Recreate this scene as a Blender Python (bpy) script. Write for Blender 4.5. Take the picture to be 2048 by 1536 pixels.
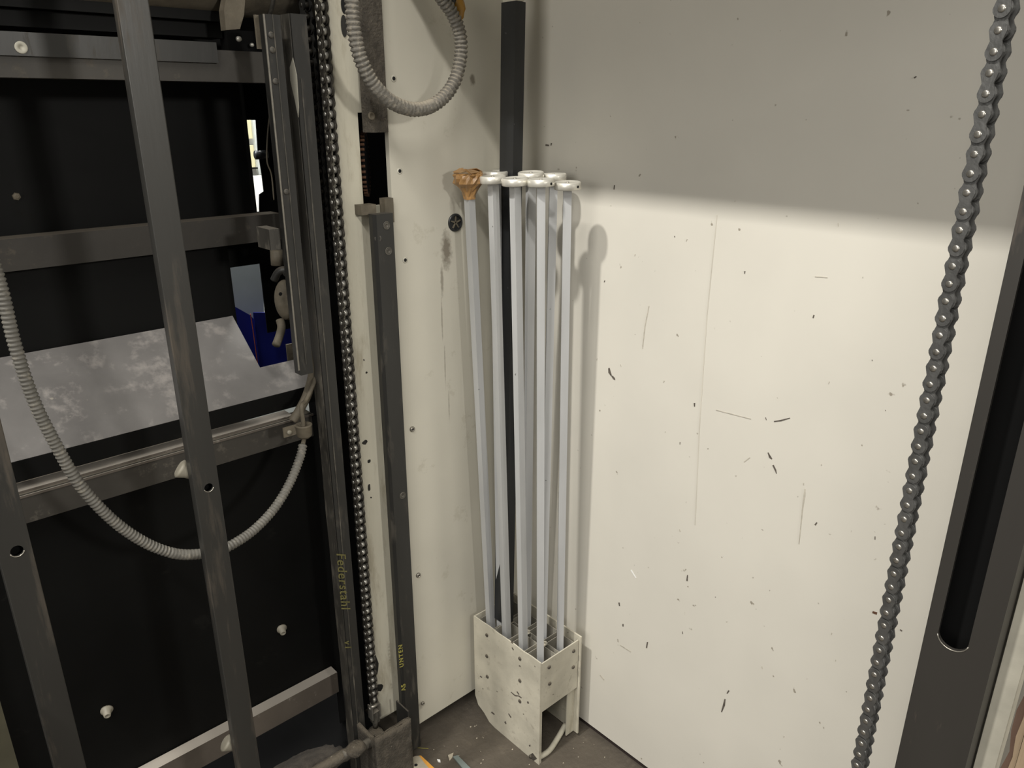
import bpy, bmesh, math, random
from math import sin, cos, pi, atan, radians, sqrt
from mathutils import Vector, Matrix
random.seed(7)
S = bpy.context.scene
for o in list(bpy.data.objects):
    bpy.data.objects.remove(o)

# ------------------------------------------------------------------ camera
FPX, H = 1530.0, 1.5
TH, AZ = atan(555/1530), radians(47.3)
FH = Vector((cos(AZ), sin(AZ), 0)); RT = Vector((sin(AZ), -cos(AZ), 0)); UP = Vector((0, 0, 1))
F3 = cos(TH)*FH - sin(TH)*UP; U3 = sin(TH)*FH + cos(TH)*UP; CAM = Vector((0, 0, H))
cd = bpy.data.cameras.new('camera'); cam = bpy.data.objects.new('camera', cd)
S.collection.objects.link(cam); S.camera = cam
cd.sensor_width = 36; cd.sensor_fit = 'HORIZONTAL'; cd.lens = FPX/2048*36; cd.clip_start = .02
cam.matrix_world = Matrix.Translation(CAM) @ Matrix((RT, U3, -F3)).transposed().to_4x4()

# ------------------------------------------------------------------ world, lamps, exposure
S.view_settings.view_transform = 'Standard'; S.view_settings.look = 'None'
S.view_settings.gamma = 1; S.view_settings.use_curve_mapping = False
S.view_settings.exposure = 0.0
W = bpy.data.worlds.new('hall_air'); S.world = W; W.use_nodes = True
W.node_tree.nodes['Background'].inputs[0].default_value = (1.0, .98, .92, 1)
W.node_tree.nodes['Background'].inputs[1].default_value = .19

def area(name, loc, target, sx, sy, power, col=(1, .965, .90), spread=180):
    l = bpy.data.lights.new(name, 'AREA'); l.shape = 'RECTANGLE'; l.size = sx; l.size_y = sy
    l.energy = power; l.color = col; l.spread = radians(spread)
    o = bpy.data.objects.new(name, l); S.collection.objects.link(o); o.location = loc
    d = Vector(target) - Vector(loc)
    z = -d.normalized(); x = Vector((0, 1, 0)); x = (x-z*x.dot(z)).normalized(); y = z.cross(x)   # size_y runs along world Y
    o.rotation_euler = Matrix((y, -x, z)).transposed().to_euler()
    return o
area('ceiling_lamp_main', (-2.0, .98, 5.37), (1.1, 1.0, 1.2), .17, .22, 225)
area('ceiling_lamp_second', (-2.0, -1.3, 5.37), (1.1, .8, 1.0), .17, 3.0, 185)
area('aisle_lamp', (.70, -2.3, 2.15), (.6, 1.3, 1.1), .24, .24, 34)
area('soft_fill_light', (-2.4, -.1, 2.2), (1.2, .2, 1.4), 1.4, 1.4, 40)  # large unseen fill added to lift the upper right wall
area('rear_fill_light', (1.1, 2.25, 2.5), (.9, 2.9, 1.2), .6, .4, 55, (1, .98, .93))  # added behind the machine to light the boards seen through the slit
area('bin_fill_light', (.56, 1.69, 1.62), (.70, 1.86, 1.15), .10, .06, 2.2, (.95, .98, 1))  # no fitting here; added to brighten the plate and blue bin

# ------------------------------------------------------------------ helpers
def P(px, py, ax, v):
    d = F3 + (px-1024)/FPX*RT + (768-py)/FPX*U3
    return CAM + d*((v-CAM[ax])/d[ax])
COL = S.collection
def empty(name, loc, label, cat, group=None):
    o = bpy.data.objects.new(name, None); COL.objects.link(o); o.location = loc
    o.empty_display_size = .05
    o['label'] = label; o['category'] = cat
    if group: o['group'] = group
    return o
def inv(parent):
    if parent is None: return Matrix()
    return Matrix.Translation(-parent.location) if parent.type == 'EMPTY' else Matrix()
def link(name, me, mat, parent=None, smooth=False):
    if mat is not None and not me.materials: me.materials.append(mat)
    if smooth:
        for p in me.polygons: p.use_smooth = True
    o = bpy.data.objects.new(name, me); COL.objects.link(o)
    if parent is not None:
        o.parent = parent; o.matrix_parent_inverse = inv(parent)
    return o
def mesh(name, bm, mat, parent=None, smooth=False, bev=0):
    if bev:
        es = [e for e in bm.edges if len(e.link_faces) == 2 and e.calc_face_angle(0) > .6]
        bmesh.ops.bevel(bm, geom=es, offset=bev, segments=2, affect='EDGES', profile=.6)
    bmesh.ops.recalc_face_normals(bm, faces=bm.faces)
    me = bpy.data.meshes.new(name); bm.to_mesh(me); bm.free()
    return link(name, me, mat, parent, smooth)
def tag(o, label=None, cat=None, group=None, kind=None):
    if label: o['label'] = label
    if cat: o['category'] = cat
    if group: o['group'] = group
    if kind: o['kind'] = kind
    return o
def hexa(bm, c8):
    v = [bm.verts.new(c) for c in c8]
    for f in ((0,3,2,1), (4,5,6,7), (0,1,5,4), (1,2,6,5), (2,3,7,6), (3,0,4,7)):
        bm.faces.new([v[i] for i in f])
def bx(bm, x0, x1, y0, y1, z0, z1):
    x0, x1 = sorted((x0, x1)); y0, y1 = sorted((y0, y1)); z0, z1 = sorted((z0, z1))
    hexa(bm, [(x0,y0,z0),(x1,y0,z0),(x1,y1,z0),(x0,y1,z0),(x0,y0,z1),(x1,y0,z1),(x1,y1,z1),(x0,y1,z1)])
def box(name, x0, x1, y0, y1, z0, z1, mat, parent=None, bev=0.0008):
    bm = bmesh.new(); bx(bm, x0, x1, y0, y1, z0, z1)
    return mesh(name, bm, mat, parent, bev=bev)
def prism(bm, pts, off):
    """closed polygon pts (3D) extruded by vector off"""
    off = Vector(off)
    a = [bm.verts.new(Vector(p)) for p in pts]; b = [bm.verts.new(Vector(p)+off) for p in pts]
    bm.faces.new(a); bm.faces.new(b[::-1]); n = len(pts)
    for i in range(n): bm.faces.new((a[i], b[i], b[(i+1) % n], a[(i+1) % n]))
def frame_of(d):
    d = Vector(d).normalized(); u = d.orthogonal().normalized()
    if abs(d.z) > .9: u = (Vector((1, 0, 0)) - d*d.x).normalized()
    return d, u, d.cross(u)
def lathe(bm, p0, axis, prof, n=20, ang=0):
    """prof: list of (t along axis, radius)"""
    d, u, w = frame_of(axis); p0 = Vector(p0); rings = []
    for t, r in prof:
        if r < 1e-6: rings.append([bm.verts.new(p0+d*t)])
        else: rings.append([bm.verts.new(p0+d*t+(u*cos(ang+2*pi*k/n)+w*sin(ang+2*pi*k/n))*r) for k in range(n)])
    for A, B in zip(rings, rings[1:]):
        for k in range(n):
            k2 = (k+1) % n
            if len(A) == 1 and len(B) == 1: continue
            if len(A) == 1: bm.faces.new((A[0], B[k], B[k2]))
            elif len(B) == 1: bm.faces.new((A[k], A[k2], B[0]))
            else: bm.faces.new((A[k], A[k2], B[k2], B[k]))
    for Rg in (rings[0], rings[-1]):
        if len(Rg) > 1: bm.faces.new(Rg)
def cyl(bm, a, b, r, n=16, r2=None):
    a = Vector(a); b = Vector(b); lathe(bm, a, b-a, [(0, r), ((b-a).length, r if r2 is None else r2)], n)
def catmull(pts, per=12):
    pts = [Vector(p) for p in pts]; q = [2*pts[0]-pts[1]] + pts + [2*pts[-1]-pts[-2]]; out = []
    for i in range(1, len(q)-2):
        for k in range(per):
            t = k/per; a, b, c, d = q[i-1:i+3]
            out.append(.5*((2*b)+(c-a)*t+(2*a-5*b+4*c-d)*t*t+(3*b-a-3*c+d)*t**3))
    out.append(pts[-1]); return out
def resample(path, step):
    out = [path[0].copy()]; need = step; 
    for a, b in zip(path, path[1:]):
        L = (b-a).length; pos = 0
        while L-pos >= need:
            pos += need; out.append(a.lerp(b, pos/L)); need = step
        need -= (L-pos)
    return out
def sweep(bm, path, rad, n=12, jitter=0):
    rings = []; u = None
    for i, p in enumerate(path):
        d = (path[min(i+1, len(path)-1)]-path[max(i-1, 0)]).normalized()
        if u is None: u = frame_of(d)[1]
        u = (u-d*u.dot(d)).normalized(); w = d.cross(u); r = rad(i) if callable(rad) else rad
        rings.append([bm.verts.new(p+(u*cos(2*pi*k/n)+w*sin(2*pi*k/n))*(r+random.uniform(-jitter, jitter))) for k in range(n)])
    for A, B in zip(rings, rings[1:]):
        for k in range(n): bm.faces.new((A[k], A[(k+1) % n], B[(k+1) % n], B[k]))
    bm.faces.new(rings[0]); bm.faces.new(rings[-1])
def tube(name, pts, r, mat, parent=None, n=12, per=10):
    bm = bmesh.new(); sweep(bm, catmull(pts, per), r, n); return mesh(name, bm, mat, parent, smooth=True)
def corr(name, pts, r, pitch, mat, parent=None, smooth_parts=(), jit=0):
    path = resample(catmull(pts, 24), pitch/4); N = len(path)
    def rad(i):
        f = i/N; amp = .13
        for a, b in smooth_parts:
            if a < f < b: amp = .03
        return r*(1-amp+amp*(1, .3, -1, .3)[i % 4])
    bm = bmesh.new(); sweep(bm, path, rad, 16, jit); return mesh(name, bm, mat, parent, smooth=True)

# ------------------------------------------------------------------ materials
def mat(name, col, rough=.5, metal=0, var=.12, scale=8, bump=.1, bscale=60, dust=None, dusta=0, stretch=(1,1,1), speck=None, specka=.0, coat=0, upd=0):
    m = bpy.data.materials.new(name); m.use_nodes = True; nt = m.node_tree; N = nt.nodes; L = nt.links
    b = N['Principled BSDF']; b.inputs['Roughness'].default_value = rough; b.inputs['Metallic'].default_value = metal
    g = N.new('ShaderNodeNewGeometry'); mp = N.new('ShaderNodeMapping'); mp.inputs['Scale'].default_value = stretch
    L.new(g.outputs['Position'], mp.inputs['Vector'])
    n = N.new('ShaderNodeTexNoise'); n.inputs['Scale'].default_value = scale; n.inputs['Detail'].default_value = 6
    L.new(mp.outputs[0], n.inputs['Vector'])
    r = N.new('ShaderNodeValToRGB'); r.color_ramp.elements[0].position = .3; r.color_ramp.elements[1].position = .7
    c0 = [c*(1-var) for c in col]; c1 = [min(1, c*(1+var)) for c in col]
    r.color_ramp.elements[0].color = (*c0, 1); r.color_ramp.elements[1].color = (*c1, 1)
    L.new(n.outputs['Fac'], r.inputs['Fac']); cur = r.outputs['Color']
    if dust is not None:
        n2 = N.new('ShaderNodeTexNoise'); n2.inputs['Scale'].default_value = scale*3.1; n2.inputs['Detail'].default_value = 8; n2.inputs['Roughness'].default_value = .7
        L.new(mp.outputs[0], n2.inputs['Vector'])
        mr = N.new('ShaderNodeMapRange'); mr.inputs['From Min'].default_value = .62-.3*dusta; mr.inputs['From Max'].default_value = .66
        mr.inputs['To Max'].default_value = min(1, .35+dusta*.6)
        L.new(n2.outputs['Fac'], mr.inputs['Value']); fac = mr.outputs[0]
        if upd:   # dust settles on upward faces; pale_beam also uses it for brighter-lit tops
            sx = N.new('ShaderNodeSeparateXYZ'); L.new(g.outputs['Normal'], sx.inputs[0])
            m2 = N.new('ShaderNodeMapRange'); m2.inputs['From Min'].default_value = .35; m2.inputs['From Max'].default_value = .9; m2.inputs['To Max'].default_value = upd
            L.new(sx.outputs['Z'], m2.inputs['Value'])
            mx0 = N.new('ShaderNodeMath'); mx0.operation = 'MAXIMUM'; L.new(fac, mx0.inputs[0]); L.new(m2.outputs[0], mx0.inputs[1]); fac = mx0.outputs[0]
        mx = N.new('ShaderNodeMix'); mx.data_type = 'RGBA'; L.new(fac, mx.inputs[0]); L.new(cur, mx.inputs[6]); mx.inputs[7].default_value = (*dust, 1)
        cur = mx.outputs[2]
        rr = N.new('ShaderNodeMapRange'); rr.inputs['To Min'].default_value = rough; rr.inputs['To Max'].default_value = .95
        L.new(fac, rr.inputs['Value']); L.new(rr.outputs[0], b.inputs['Roughness'])
        if metal:
            rm = N.new('ShaderNodeMapRange'); rm.inputs['To Min'].default_value = metal; rm.inputs['To Max'].default_value = 0
            L.new(fac, rm.inputs['Value']); L.new(rm.outputs[0], b.inputs['Metallic'])
    if speck is not None:
        n3 = N.new('ShaderNodeTexNoise'); n3.inputs['Scale'].default_value = 55; n3.inputs['Detail'].default_value = 2
        L.new(g.outputs['Position'], n3.inputs['Vector'])
        m3 = N.new('ShaderNodeMapRange'); m3.inputs['From Min'].default_value = .74-specka*.2; m3.inputs['From Max'].default_value = .78-specka*.2
        L.new(n3.outputs['Fac'], m3.inputs['Value'])
        mx = N.new('ShaderNodeMix'); mx.data_type = 'RGBA'; L.new(m3.outputs[0], mx.inputs[0]); L.new(cur, mx.inputs[6]); mx.inputs[7].default_value = (*speck, 1)
        cur = mx.outputs[2]
    L.new(cur, b.inputs['Base Color'])
    if bump:
        n4 = N.new('ShaderNodeTexNoise'); n4.inputs['Scale'].default_value = bscale; n4.inputs['Detail'].default_value = 5
        L.new(mp.outputs[0], n4.inputs['Vector'])
        bp = N.new('ShaderNodeBump'); bp.inputs['Strength'].default_value = bump; bp.inputs['Distance'].default_value = .004
        L.new(n4.outputs['Fac'], bp.inputs['Height']); L.new(bp.outputs[0], b.inputs['Normal'])
    if coat: b.inputs['Coat Weight'].default_value = coat
    m['cur'] = 0
    return m
CREAM = (.615, .59, .525); DUST = (.30, .275, .225)
M = {}
M['wall'] = mat('cream_paint', CREAM, .42, var=.05, scale=3, bump=.03, bscale=9, speck=(.30,.27,.22), specka=-.02)
M['panel'] = mat('cream_paint_left', (.56, .535, .455), .45, var=.06, scale=4, bump=.03, bscale=12, dust=(.40,.37,.29), dusta=.05)
M['cream_dirty'] = mat('dirty_cream_paint', (.56, .53, .43), .5, var=.14, scale=9, bump=.25, bscale=50, dust=(.30,.26,.18), dusta=.34, stretch=(1,1,.22))
M['box_paint'] = mat('worn_cream_paint', (.50, .47, .385), .5, var=.16, scale=14, bump=.35, bscale=28, dust=(.25,.22,.17), dusta=.12, speck=(.08,.065,.05), specka=.12)
M['cell'] = mat('grey_cell_steel', (.34, .32, .27), .5, .2, var=.2, scale=22, bump=.1)
M['rod'] = mat('zinc_rod', (.47, .475, .475), .45, .15, var=.07, scale=25, bump=.05, bscale=120, stretch=(1,1,.2), speck=(.12,.12,.12), specka=-.03)
M['disc'] = mat('machined_steel', (.70, .68, .61), .36, .5, var=.08, scale=30, bump=.02)
M['hole'] = mat('hole_black', (.006, .006, .006), .9, var=0, bump=0)
M['black_tube'] = mat('black_tube_paint', (.018, .019, .02), .38, var=.2, scale=20, bump=.05, speck=(.12,.12,.12), specka=-.02, stretch=(1,1,.3))
M['tape'] = mat('brown_tape', (.36, .20, .075), .32, var=.3, scale=35, bump=.5, bscale=60, coat=.3)
M['floor'] = mat('dusty_concrete', (.078, .065, .049), .85, var=.25, scale=7, bump=.7, bscale=70, dust=(.125,.106,.08), dusta=.2, speck=(.36,.33,.27), specka=-.0)
M['dark_steel'] = mat('dark_steel', (.026, .0255, .0235), .42, .15, var=.2, scale=12, bump=.06, dust=(.085,.074,.058), dusta=.22, upd=.8, stretch=(1,1,.25))
M['gate_steel'] = mat('gate_steel', (.036, .035, .032), .36, .2, var=.13, scale=9, bump=.05, bscale=90, dust=(.10,.078,.055), dusta=.30, stretch=(1,1,.12))
M['dusty_steel'] = mat('dusty_steel', (.06, .056, .048), .5, .15, var=.25, scale=18, bump=.2, dust=(.20,.18,.145), dusta=.42, upd=.8, stretch=(1,1,.3))
M['beam'] = mat('dusty_beam', (.040, .036, .030), .55, .1, var=.18, scale=9, bump=.1, dust=(.13,.115,.09), dusta=.16, upd=.95)
M['beam_shaded'] = mat('shaded_beam', (.022, .019, .015), .6, .0, var=.2, scale=9, bump=.1, dust=(.09,.075,.055), dusta=.14, upd=.8)  # middle beam lies in shade; that shade is put into this colour
M['beam_pale'] = mat('pale_beam', (.095, .080, .066), .5, .1, var=.2, scale=9, bump=.1, dust=(.33,.30,.26), dusta=.08, upd=1.0)  # pale dust on top faces also carries the stronger light there
M['sheet'] = mat('black_sheet', (.0038, .0039, .0037), .55, var=.3, scale=4, bump=.04, dust=(.010,.0095,.008), dusta=.03)
M['sheet'].node_tree.nodes['Principled BSDF'].inputs['Specular IOR Level'].default_value = .12
M['tray'] = mat('steel_tray', (.23, .22, .212), .40, .3, var=.22, scale=7, bump=.08, dust=(.40,.37,.34), dusta=.30, speck=(.4,.37,.32), specka=-.01)
M['black'] = mat('flat_black', (.006, .006, .006), .8, var=.1, bump=0); M['black'].node_tree.nodes['Principled BSDF'].inputs['Specular IOR Level'].default_value = .1  # flat black for black parts and for backings painted dark as recesses
M['chain'] = mat('oiled_chain', (.17, .17, .165), .40, .7, var=.2, scale=60, bump=.15, bscale=200)
M['pin'] = mat('bright_pin', (.42, .40, .36), .3, .85, var=.1, scale=80, bump=.05)
M['chain_old'] = mat('greasy_chain', (.055, .05, .042), .42, .5, var=.3, scale=80, bump=.4, bscale=200, dust=(.13,.115,.085), dusta=.15)
M['roller'] = mat('greasy_roller', (.36, .35, .32), .34, .6, var=.25, scale=70, bump=.1)
M['chain_shaded'] = mat('shaded_chain', (.02, .019, .017), .6, .3, var=.2, bump=0)  # the far chain's shade is put into its colour
M['hose'] = mat('grey_hose', (.15, .143, .125), .6, var=.12, scale=30, bump=.1, dust=(.34,.31,.25), dusta=.30)
M['hose_dusty'] = mat('dust_caked_hose', (.15, .14, .12), .75, var=.15, scale=40, bump=.6, bscale=160, dust=(.40,.355,.28), dusta=.35, upd=.9)
M['grime'] = mat('caked_grime', (.065, .056, .044), .95, var=.3, scale=60, bump=1.0, bscale=190, dust=(.16,.135,.10), dusta=.22, upd=.6, speck=(.26,.23,.18), specka=.25)
M['heap'] = mat('dim_dust', (.045, .038, .03), 1, var=.4, scale=40, bump=.8, bscale=150, dust=(.09,.076,.06), dusta=.3)
M['rust'] = mat('rust', (.10, .045, .022), .8, var=.3, scale=50, bump=.4)
M['screw'] = mat('screw_steel', (.33, .31, .27), .35, .7, var=.15, scale=80, bump=.05)
M['slot_post'] = mat('slotted_post_paint', (.040, .037, .033), .42, .15, var=.12, scale=6, bump=.05, dust=(.10,.075,.055), dusta=.05, stretch=(1,1,.2))
M['pale_bar'] = mat('pale_grey_bar', (.44, .42, .35), .6, var=.1, scale=20, bump=.15)
M['wood'] = mat('weathered_wood', (.27, .20, .13), .85, var=.32, scale=26, bump=1.0, bscale=70, stretch=(1,1,.07), speck=(.06,.04,.025), specka=-.04)
M['wood_dark'] = mat('dark_splinter_wood', (.11, .065, .045), .9, var=.3, scale=30, bump=.8, stretch=(1,1,.1))
M['blue'] = mat('blue_plastic', (.012, .018, .19), .4, var=.1, bump=.02)
M['red'] = mat('red_edge', (.35, .08, .04), .5, var=.1, bump=0)
M['galv'] = mat('galvanised', (.42, .45, .44), .5, .1, var=.08, scale=14, bump=.05)
M['white'] = mat('white_board', (.8, .8, .78), .6, var=.03, bump=0)
M['olive'] = mat('pale_olive_cabinet', (.44, .42, .27), .6, var=.06, bump=0)
M['yellow'] = mat('yellow_marker', (.30, .27, .06), .6, var=.2, scale=150, bump=0)
M['yellow_dim'] = mat('faint_yellow_marker', (.13, .118, .04), .6, var=.3, scale=150, bump=0)
M['olive_paint'] = mat('dull_olive_paint', (.05, .046, .028), .6, var=.2, scale=20, bump=.1)
M['orange'] = mat('amber_plastic', (.40, .21, .03), .35, var=.15, bump=.05)
M['plate'] = mat('chipped_plate', (.40, .36, .28), .6, var=.15, scale=25, bump=.2, dust=(.25,.2,.15), dusta=.15)
M['orange_edge'] = mat('orange_plate_edge', (.62, .30, .05), .6, var=.2, scale=50, bump=.1)
M['knob'] = mat('pale_plastic', (.26, .24, .19), .5, var=.06, bump=0)
M['cast'] = mat('cast_beige', (.115, .098, .07), .7, var=.25, scale=30, bump=.4, dust=(.19,.16,.12), dusta=.25)
M['strip'] = mat('grey_green_strip', (.20, .24, .23), .5, .2, var=.1, scale=40, bump=.1)
M['scuff'] = mat('dark_scuff', (.10, .085, .07), .8, var=.4, scale=200, bump=0)
M['scuff_light'] = mat('faint_scuff', (.45, .42, .355), .7, var=.2, scale=100, bump=0)

# extra stain nodes on the left panel: grime trickling down from the vent plug, plus the taped head's painted shadow, in the panel's own coordinates
def stain_and_shadow(m, segs, col):
    nt = m.node_tree; N = nt.nodes; L = nt.links; b = N['Principled BSDF']
    src = b.inputs['Base Color'].links[0].from_socket
    g = N.new('ShaderNodeNewGeometry')
    nz = N.new('ShaderNodeTexNoise'); nz.inputs['Scale'].default_value = 120; nz.inputs['Detail'].default_value = 4; L.new(g.outputs['Position'], nz.inputs['Vector'])
    for (ctr, rad, amt) in segs:
        mp = N.new('ShaderNodeMapping'); mp.vector_type = 'POINT'
        mp.inputs['Location'].default_value = [-c/r for c, r in zip(ctr, rad)]; mp.inputs['Scale'].default_value = [1/r for r in rad]
        L.new(g.outputs['Position'], mp.inputs['Vector'])
        ln = N.new('ShaderNodeVectorMath'); ln.operation = 'LENGTH'; L.new(mp.outputs[0], ln.inputs[0])
        mr = N.new('ShaderNodeMapRange'); mr.inputs['From Min'].default_value = 1.0; mr.inputs['From Max'].default_value = .2; mr.inputs['To Max'].default_value = 1
        L.new(ln.outputs['Value'], mr.inputs['Value'])
        sub = N.new('ShaderNodeMath'); sub.operation = 'MULTIPLY_ADD'; sub.inputs[1].default_value = 1.0; L.new(nz.outputs['Fac'], sub.inputs[0])
        ad = N.new('ShaderNodeMath'); ad.operation = 'ADD'; L.new(mr.outputs[0], ad.inputs[0]); L.new(nz.outputs['Fac'], ad.inputs[1])
        m2 = N.new('ShaderNodeMapRange'); m2.inputs['From Min'].default_value = .75; m2.inputs['From Max'].default_value = 1.35; m2.inputs['To Max'].default_value = amt
        L.new(ad.outputs[0], m2.inputs['Value'])
        mu = N.new('ShaderNodeMath'); mu.operation = 'MULTIPLY'; L.new(m2.outputs[0], mu.inputs[0]); 
        st = N.new('ShaderNodeMath'); st.operation = 'LESS_THAN'; st.inputs[1].default_value = 1; L.new(ln.outputs['Value'], st.inputs[0]); L.new(st.outputs[0], mu.inputs[1])
        N.remove(sub)
        mx = N.new('ShaderNodeMix'); mx.data_type = 'RGBA'; L.new(mu.outputs[0], mx.inputs[0]); L.new(src, mx.inputs[6]); mx.inputs[7].default_value = (*col, 1)
        src = mx.outputs[2]
    L.new(src, b.inputs['Base Color'])
YL, XR = 1.26, 1.19
def pl(px, py): return P(px, py, 1, YL)
segs = []
for (px, py, rx, rz, a) in ((905, 410, .012, .035, .30), (893, 500, .020, .060, .85), (884, 560, .006, .05, .6), (884, 640, .003, .07, .5), (890, 730, .003, .07, .45), (898, 810, .003, .05, .4), (945, 160, .010, .018, .8), (842, 1410, .012, .02, .5), (925, 400, .010, .03, .3)):  # last patch paints the cast shadow of the taped disc
    c = pl(px, py); segs.append(((c.x, YL, c.z), (rx, .05, rz), a))
stain_and_shadow(M['panel'], segs, (.16, .135, .10))

# ------------------------------------------------------------------ the setting
box('floor', -2.2, 2.6, -2.2, 4.2, -.05, 0, M['floor'], bev=0)['kind'] = 'structure'
wr = box('wall_right', XR, XR+.02, -1.6, YL+.012, .017, 2.3, M['wall'], bev=.0008); wr['kind'] = 'structure'
o = box('baseboard_right', XR+.006, XR+.05, -1.6, YL+.012, 0, .0169, mat('dark_red_base', (.02,.012,.01), .8, bump=0), bev=0); o['kind'] = 'structure'
XE = P(806, 826, 1, YL).x
wl = box('wall_left', XE, XR-.0005, YL, YL+.012, .055, 2.3, M['panel'], bev=.0012); wl['kind'] = 'structure'
o = box('shade_backing_1', .80, 1.4, 1.47, 1.49, 0, 2.3, M['black'], bev=0); o['kind'] = 'structure'  # dark sheet standing in for the shade behind and under the left panel
# overhead hood over the corner (above the frame): its edge draws the horizontal shadow line on the right wall
hood = box('overhead_hood', .80, XR-.001, -.55, YL-.0125, 1.825, 1.85, M['wall'])
tag(hood, 'cream sheet hood projecting from the right wall above the corner', 'hood')

def mark(px, py, pts, m=M['scuff'], ax=0, parent=wr, v=None):
    """small flake of chipped paint as a thin raised ribbon: pts are (dx, dy, halfwidth) in photo pixels"""
    bm = bmesh.new(); a = []; b = []; v = (XR-.0004 if ax == 0 else YL-.0004) if v is None else v
    off = Vector((-.0003, 0, 0)) if ax == 0 else Vector((0, -.0003, 0))
    for i, (dx, dy, w) in enumerate(pts):
        j = min(i, len(pts)-2); tx, ty = pts[j+1][0]-pts[j][0], pts[j+1][1]-pts[j][1]; l = sqrt(tx*tx+ty*ty) or 1
        nx, ny = -ty/l*w, tx/l*w
        a.append(P(px+dx+nx, py+dy+ny, ax, v)); b.append(P(px+dx-nx, py+dy-ny, ax, v))
    prism(bm, a + b[::-1], off)
    return mesh('scratch', bm, m, parent)
mark(1218, 736, [(0,0,1.5),(1,8,2.5),(5,16,1)]); mark(1224, 752, [(0,0,1.5),(4,5,2),(6,8,.5)])
mark(1389, 806, [(0,0,1.5),(0,7,1)]); mark(1627, 630, [(1,0,1.5),(-1,6,1)])
mark(1548, 843, [(0,0,1),(14,-2,1.4),(32,-7,.8)]); mark(1536, 905, [(0,0,1),(4,9,2.2),(8,13,1)]); mark(1546, 930, [(0,0,1.5),(5,10,1.6),(7,17,.7)])
mark(1610, 978, [(0,0,1),(-1,12,2),(-5,40,1.2),(-12,110,.8)], M['scuff_light']); mark(1632, 1047, [(2,-2,1.2),(-2,3,1.5)])
mark(1450, 1398, [(0,0,1.2),(-2,12,2.2),(-7,26,1)]); mark(1456, 1381, [(2,0,1.5),(-2,6,1)]); mark(1750, 1226, [(-5,-2,2),(4,1,2.4)], M['rust'])
mark(1802, 1259, [(-2,0,1),(2,3,1.2)]); mark(1240, 1290, [(0,0,.8),(22,14,.8)], M['scuff_light']); mark(1293, 1290, [(2,-6,1.2),(0,6,1.2)])
mark(1375, 1150, [(0,0,1),(-1,12,1.5)]); mark(1238, 1208, [(0,-3,1.2),(1,4,1)]); mark(1246, 1250, [(0,-2,1.2),(0,3,1)])
mark(1095, 290, [(-4,0,1.8),(3,1,1.6)]); mark(1103, 288, [(0,-2,1.2),(-1,3,1)]); mark(1830, 155, [(-2,1,1.5),(3,-2,1)]); mark(1229, 374, [(0,-4,1),(-1,5,1)])
mark(1630, 553, [(0,0,.8),(25,2,.8)], M['scuff_light']); mark(1298, 612, [(0,0,.8),(-8,40,1),(-13,85,.8)], M['scuff_light']); mark(1262, 1140, [(0,0,1),(10,16,.7)], M['white'])
mark(1434, 430, [(0,0,.9),(-20,200,1),(-35,420,1),(-44,620,.9)], mat('faint_seam', (.56,.53,.46), .5, bump=0))
mark(1432, 820, [(0,0,.7),(70,18,.7)], M['scuff_light']); mark(1500, 915, [(0,0,.8),(-12,9,.8)], M['scuff_light']); mark(1200, 1350, [(0,0,1),(8,10,1)], M['scuff_light'])
for k in range(28):
    px, py = random.uniform(1180, 1780), random.uniform(300, 1480)
    if px > 2000-.2*py or py > 1400+(px-1164)*.7: continue
    mark(px, py, [(0, 0, random.uniform(.5, 1.1)), (random.uniform(-2, 2), random.uniform(1, 7), random.uniform(.4, .9))], random.choice((M['scuff_light'], M['scuff_light'], M['scuff'])))

# screws, rivet holes and vent plug on the left panel
def panel_screw(px, py, r, kind):
    c = pl(px, py); bm = bmesh.new()
    if kind == 'hole':
        lathe(bm, c, (0, -1, 0), [(0, r*1.5), (.0006, r*1.5), (.0012, r*1.1), (.0012, 0)], 14)
        s = mesh('rivet', bm, M['panel'], wl, True)
        b2 = bmesh.new(); lathe(b2, c+Vector((0, -.0013, 0)), (0, -1, 0), [(0, r*.85), (.0004, r*.8), (.0004, 0)], 12); mesh('rivet_hole', b2, M['hole'], s)
    else:
        lathe(bm, c, (0, -1, 0), [(0, r), (.002, r), (.0042, r*.75), (.0046, r*.45), (.0026, r*.40), (.0026, 0)], 16)
        s = mesh('screw', bm, M['screw'], wl, True)
        b2 = bmesh.new(); lathe(b2, c+Vector((0, -.0030, 0)), (0, -1, 0), [(0, r*.42), (.0006, r*.40), (.0006, 0)], 6); mesh('screw_socket', b2, M['hole'], s)
for a in ((787,157,.0042,'hole'), (799,342,.0042,'hole'), (810,520,.0042,'hole'), (824,858,.0062,'s'), (836,1150,.0062,'s'), (845,1406,.005,'s')): panel_screw(*a)
c = pl(910, 445); bm = bmesh.new()
lathe(bm, c, (0, -1, 0), [(0, .0185), (.002, .0185), (.0035, .017), (.0035, .0145), (.0005, .0140), (.0005, 0)], 28)
vp = mesh('vent_plug', bm, M['black_tube'], wl)
bm = bmesh.new()
for k in range(5):
    a = 2*pi*k/5+.3; d = Vector((cos(a), 0, sin(a))); q = Vector((-sin(a), 0, cos(a)))*.0016; s = c+Vector((0, -.001, 0))
    prism(bm, [s+d*.002-q, s+d*.013-q*.8, s+d*.013+q*.8, s+d*.002+q], (0, -.002, 0))
mesh('vent_spoke', bm, M['cast'], vp)

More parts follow.
